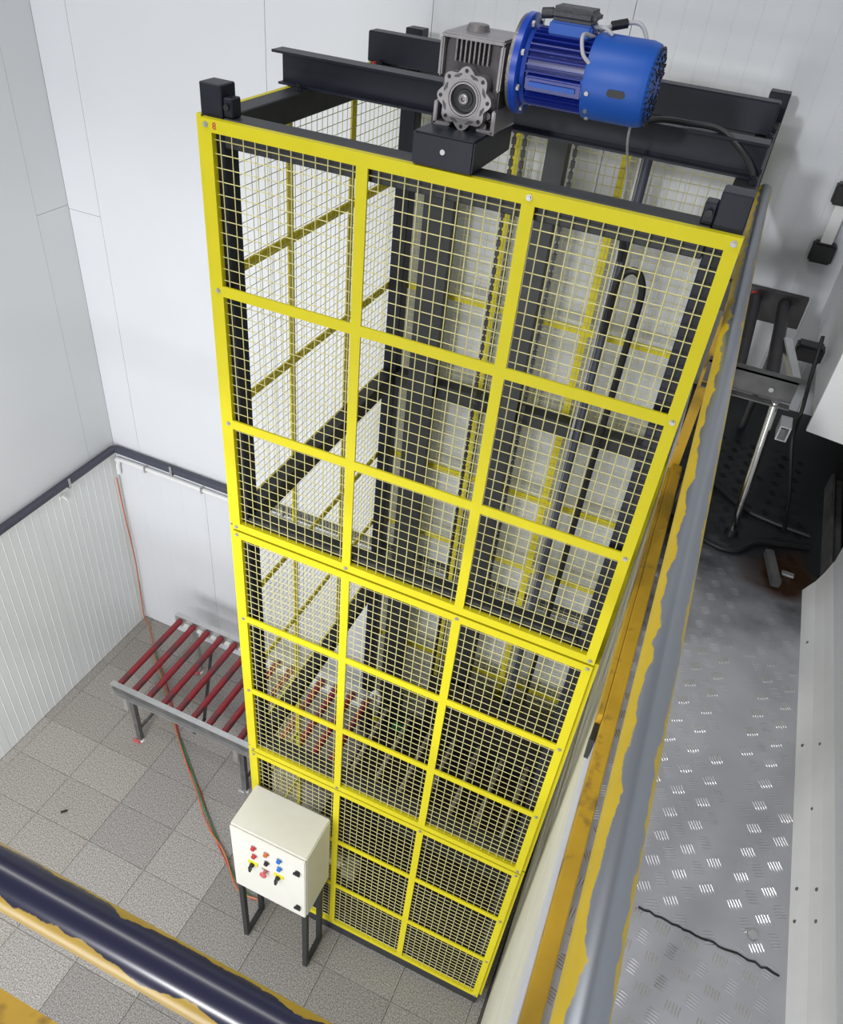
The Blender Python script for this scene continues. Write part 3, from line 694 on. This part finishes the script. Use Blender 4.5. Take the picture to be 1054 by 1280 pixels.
B(((2.010, 1.042, MZ), (2.058, 1.09, 5.872))).build('rail_post', 'orange', hr)
B(((2.10, -2.30, MZ), (2.15, -2.25, 5.872))).build('rail_post', 'orange', hr)
fr = thing('handrail', (0.6, -2.33, MZ), 'worn navy blue handrail with yellow paint edges in the near foreground', 'handrail')
MB().tube([(-3.0, -2.347, 5.9), (0.5, -2.347, 5.9), (2.055, -2.340, 5.9)], 0.034, 28).build('top_rail', 'railblue', fr, True)
B(((-3.0, -2.32, MZ), (2.05, -2.255, 4.72))).build('toe_board', 'orange', fr)
for x in (-1.6, 1.9): B(((x, -2.37, MZ), (x + 0.05, -2.325, 5.872))).build('rail_post', 'orange', fr)

# ------------------------------------------------------------------ upper exit conveyor
uc = thing('roller_conveyor', (2.2, 1.2, MZ), 'dark steel roller conveyor on the gallery right of the cage top', 'conveyor')
ux0, ux1 = 1.99, 2.395
B(((2.02, 0.735, 5.36), (ux1, 0.742, 5.46)), ((2.02, 0.735, 5.453), (ux1 + .03, 0.785, 5.46)), ((2.02, 0.700, 5.345), (ux1, 0.742, 5.352))).build('side_rail', 'dirt', uc)
B(((ux0, 1.715, 5.30), (ux1, 1.722, 5.462)), ((ux0, 1.722, 5.455), (ux1, 1.765, 5.462))).build('side_rail', 'conv', uc)
for x in (2.145, 2.29):
    MB().cyl((x, 0.745, 5.415), (x, 1.712, 5.415), 0.031, 18).build('roller', 'rolldark', uc, True)
for x in (2.10, 2.30):
    MB().cyl((x, 0.735, 5.405), (x, 0.724, 5.405), 0.011, 8).build('bolt', 'galv', uc)
B(((2.12, 1.70, 5.43), (2.15, 1.714, 5.45))).build('end_cap', 'cred', uc, bevel=0.004)
MB().cyl((2.335, 0.72, 5.36), (2.385, 0.70, MZ + 0.02), 0.018, 14).build('leg', 'chrome', uc, True)
MB().cyl((2.385, 0.70, MZ), (2.385, 0.70, MZ + 0.03), 0.034, 16, 0.024).build('leg_foot', 'black', uc, True)
MB().cyl((2.33, 1.74, 5.30), (2.33, 1.74, MZ), 0.018, 14).build('leg', 'dirt', uc, True)
MB().cyl((2.05, 1.74, 5.30), (2.05, 1.74, MZ), 0.018, 14).build('leg', 'dirt', uc, True)
B(((2.09, 0.704, MZ), (2.12, 0.734, 5.344))).build('leg', 'dirt', uc)
m = MB(); m.bar((2.325, 1.22, 5.43), (2.40, 0.95, 5.37), 0.042, 0.042)
so = m.build('stop_cylinder', 'stain', uc, bevel=0.004)
B(((2.375, 1.19, 5.36), (2.50, 1.28, 5.44))).build('cylinder_bracket', 'black', uc, bevel=0.01)
m = MB()
for a, b in (((2.385, 0.66, 5.22), (2.392, 0.76, 5.29)), ((2.425, 0.66, 5.22), (2.432, 0.76, 5.29)), ((2.392, 0.66, 5.22), (2.425, 0.76, 5.226)), ((2.392, 0.66, 5.284), (2.425, 0.76, 5.29))): m.box(a, b)
m.build('tube_stub', 'stain', uc)
o = MB().tube(spline([(2.462, 1.20, 5.50), (2.468, 1.05, 5.36), (2.474, 0.92, 5.26), (2.478, 0.84, 5.15), (2.56, 0.82, 4.9), (2.62, 0.84, MZ + 0.012)], 6), 0.009, 7).build('black_cable', 'black', None, True)
tag(o, 'black cable hanging at the back corner beside the dark conveyor end', 'cable')
def onfloor(u): return u
for nm, pts in (('upper of two black hoses looping over the dirty tread plate', [(2.12, 1.15), (2.18, 1.13), (2.30, 1.02), (2.42, 0.92), (2.56, 0.88), (2.74, 0.86)]),
               ('lower of two black hoses looping over the dirty tread plate', [(2.13, 0.80), (2.20, 0.62), (2.32, 0.55), (2.42, 0.56), (2.52, 0.68), (2.74, 0.76)])):
    o = MB().tube(spline([(x, y, MZ + 0.0145) for x, y in pts], 6), 0.0135, 8).build('hose', 'black', None, True); tag(o, nm, 'hose', 'black hoses on the gallery floor')
hb = thing('grab_bar', (2.395, YB, 5.6), 'white bar with black end fittings fixed to the back right wall', 'handle')
B(((2.365, YB - 0.06, 5.64), (2.425, YB - 0.02, 5.90))).build('bar', 'white', hb, bevel=0.004)
for z in (5.545, 5.845): B(((2.335, YB - 0.075, z), (2.455, YB - 0.002, z + 0.105))).build('end_fitting', 'black', hb, bevel=0.01)
# debris on the gallery
nt_ = MB().cyl((2.662, -1.22, MZ + 0.0025), (2.662, -1.22, MZ + 0.012), 0.014, 6).build('loose_nut', 'stain'); tag(nt_, 'loose steel nut lying on the tread plate near the black joint', 'nut')
m = MB(); m.bar((2.56, 0.62, MZ + 0.022), (2.61, 0.40, MZ + 0.022), 0.04, 0.038)
tag(m.build('steel_offcut', 'dirt', bevel=0.004), 'short dull grey steel bar lying on rusty plate by right wall', 'steel bar')
tag(B(((2.63, 0.50, MZ + 0.003), (2.685, 0.53, MZ + 0.016))).build('steel_chip', 'stain', bevel=0.003), 'small bright metal chip on the rusty floor by the right wall', 'metal chip')
hk = MB(); hk.box((XL + 0.0025, 1.37, 2.25), (XL + 0.014, 1.45, 2.29)); hk.bar((XL + 0.012, 1.41, 2.27), (XL + 0.06, 1.41, 2.25), 0.02, 0.02)
tag(hk.build('wall_hook', 'white'), 'small white bracket on the ribbed left wall below the pipe', 'bracket')
dm = MB(); dm.bar((-2.04, -0.18, 0.008), (-2.00, -0.14, 0.008), 0.018, 0.014); tag(dm.build('wood_chip', 'rust'), 'small dark chip lying on the bare tiles left of the cabinet', 'chip')
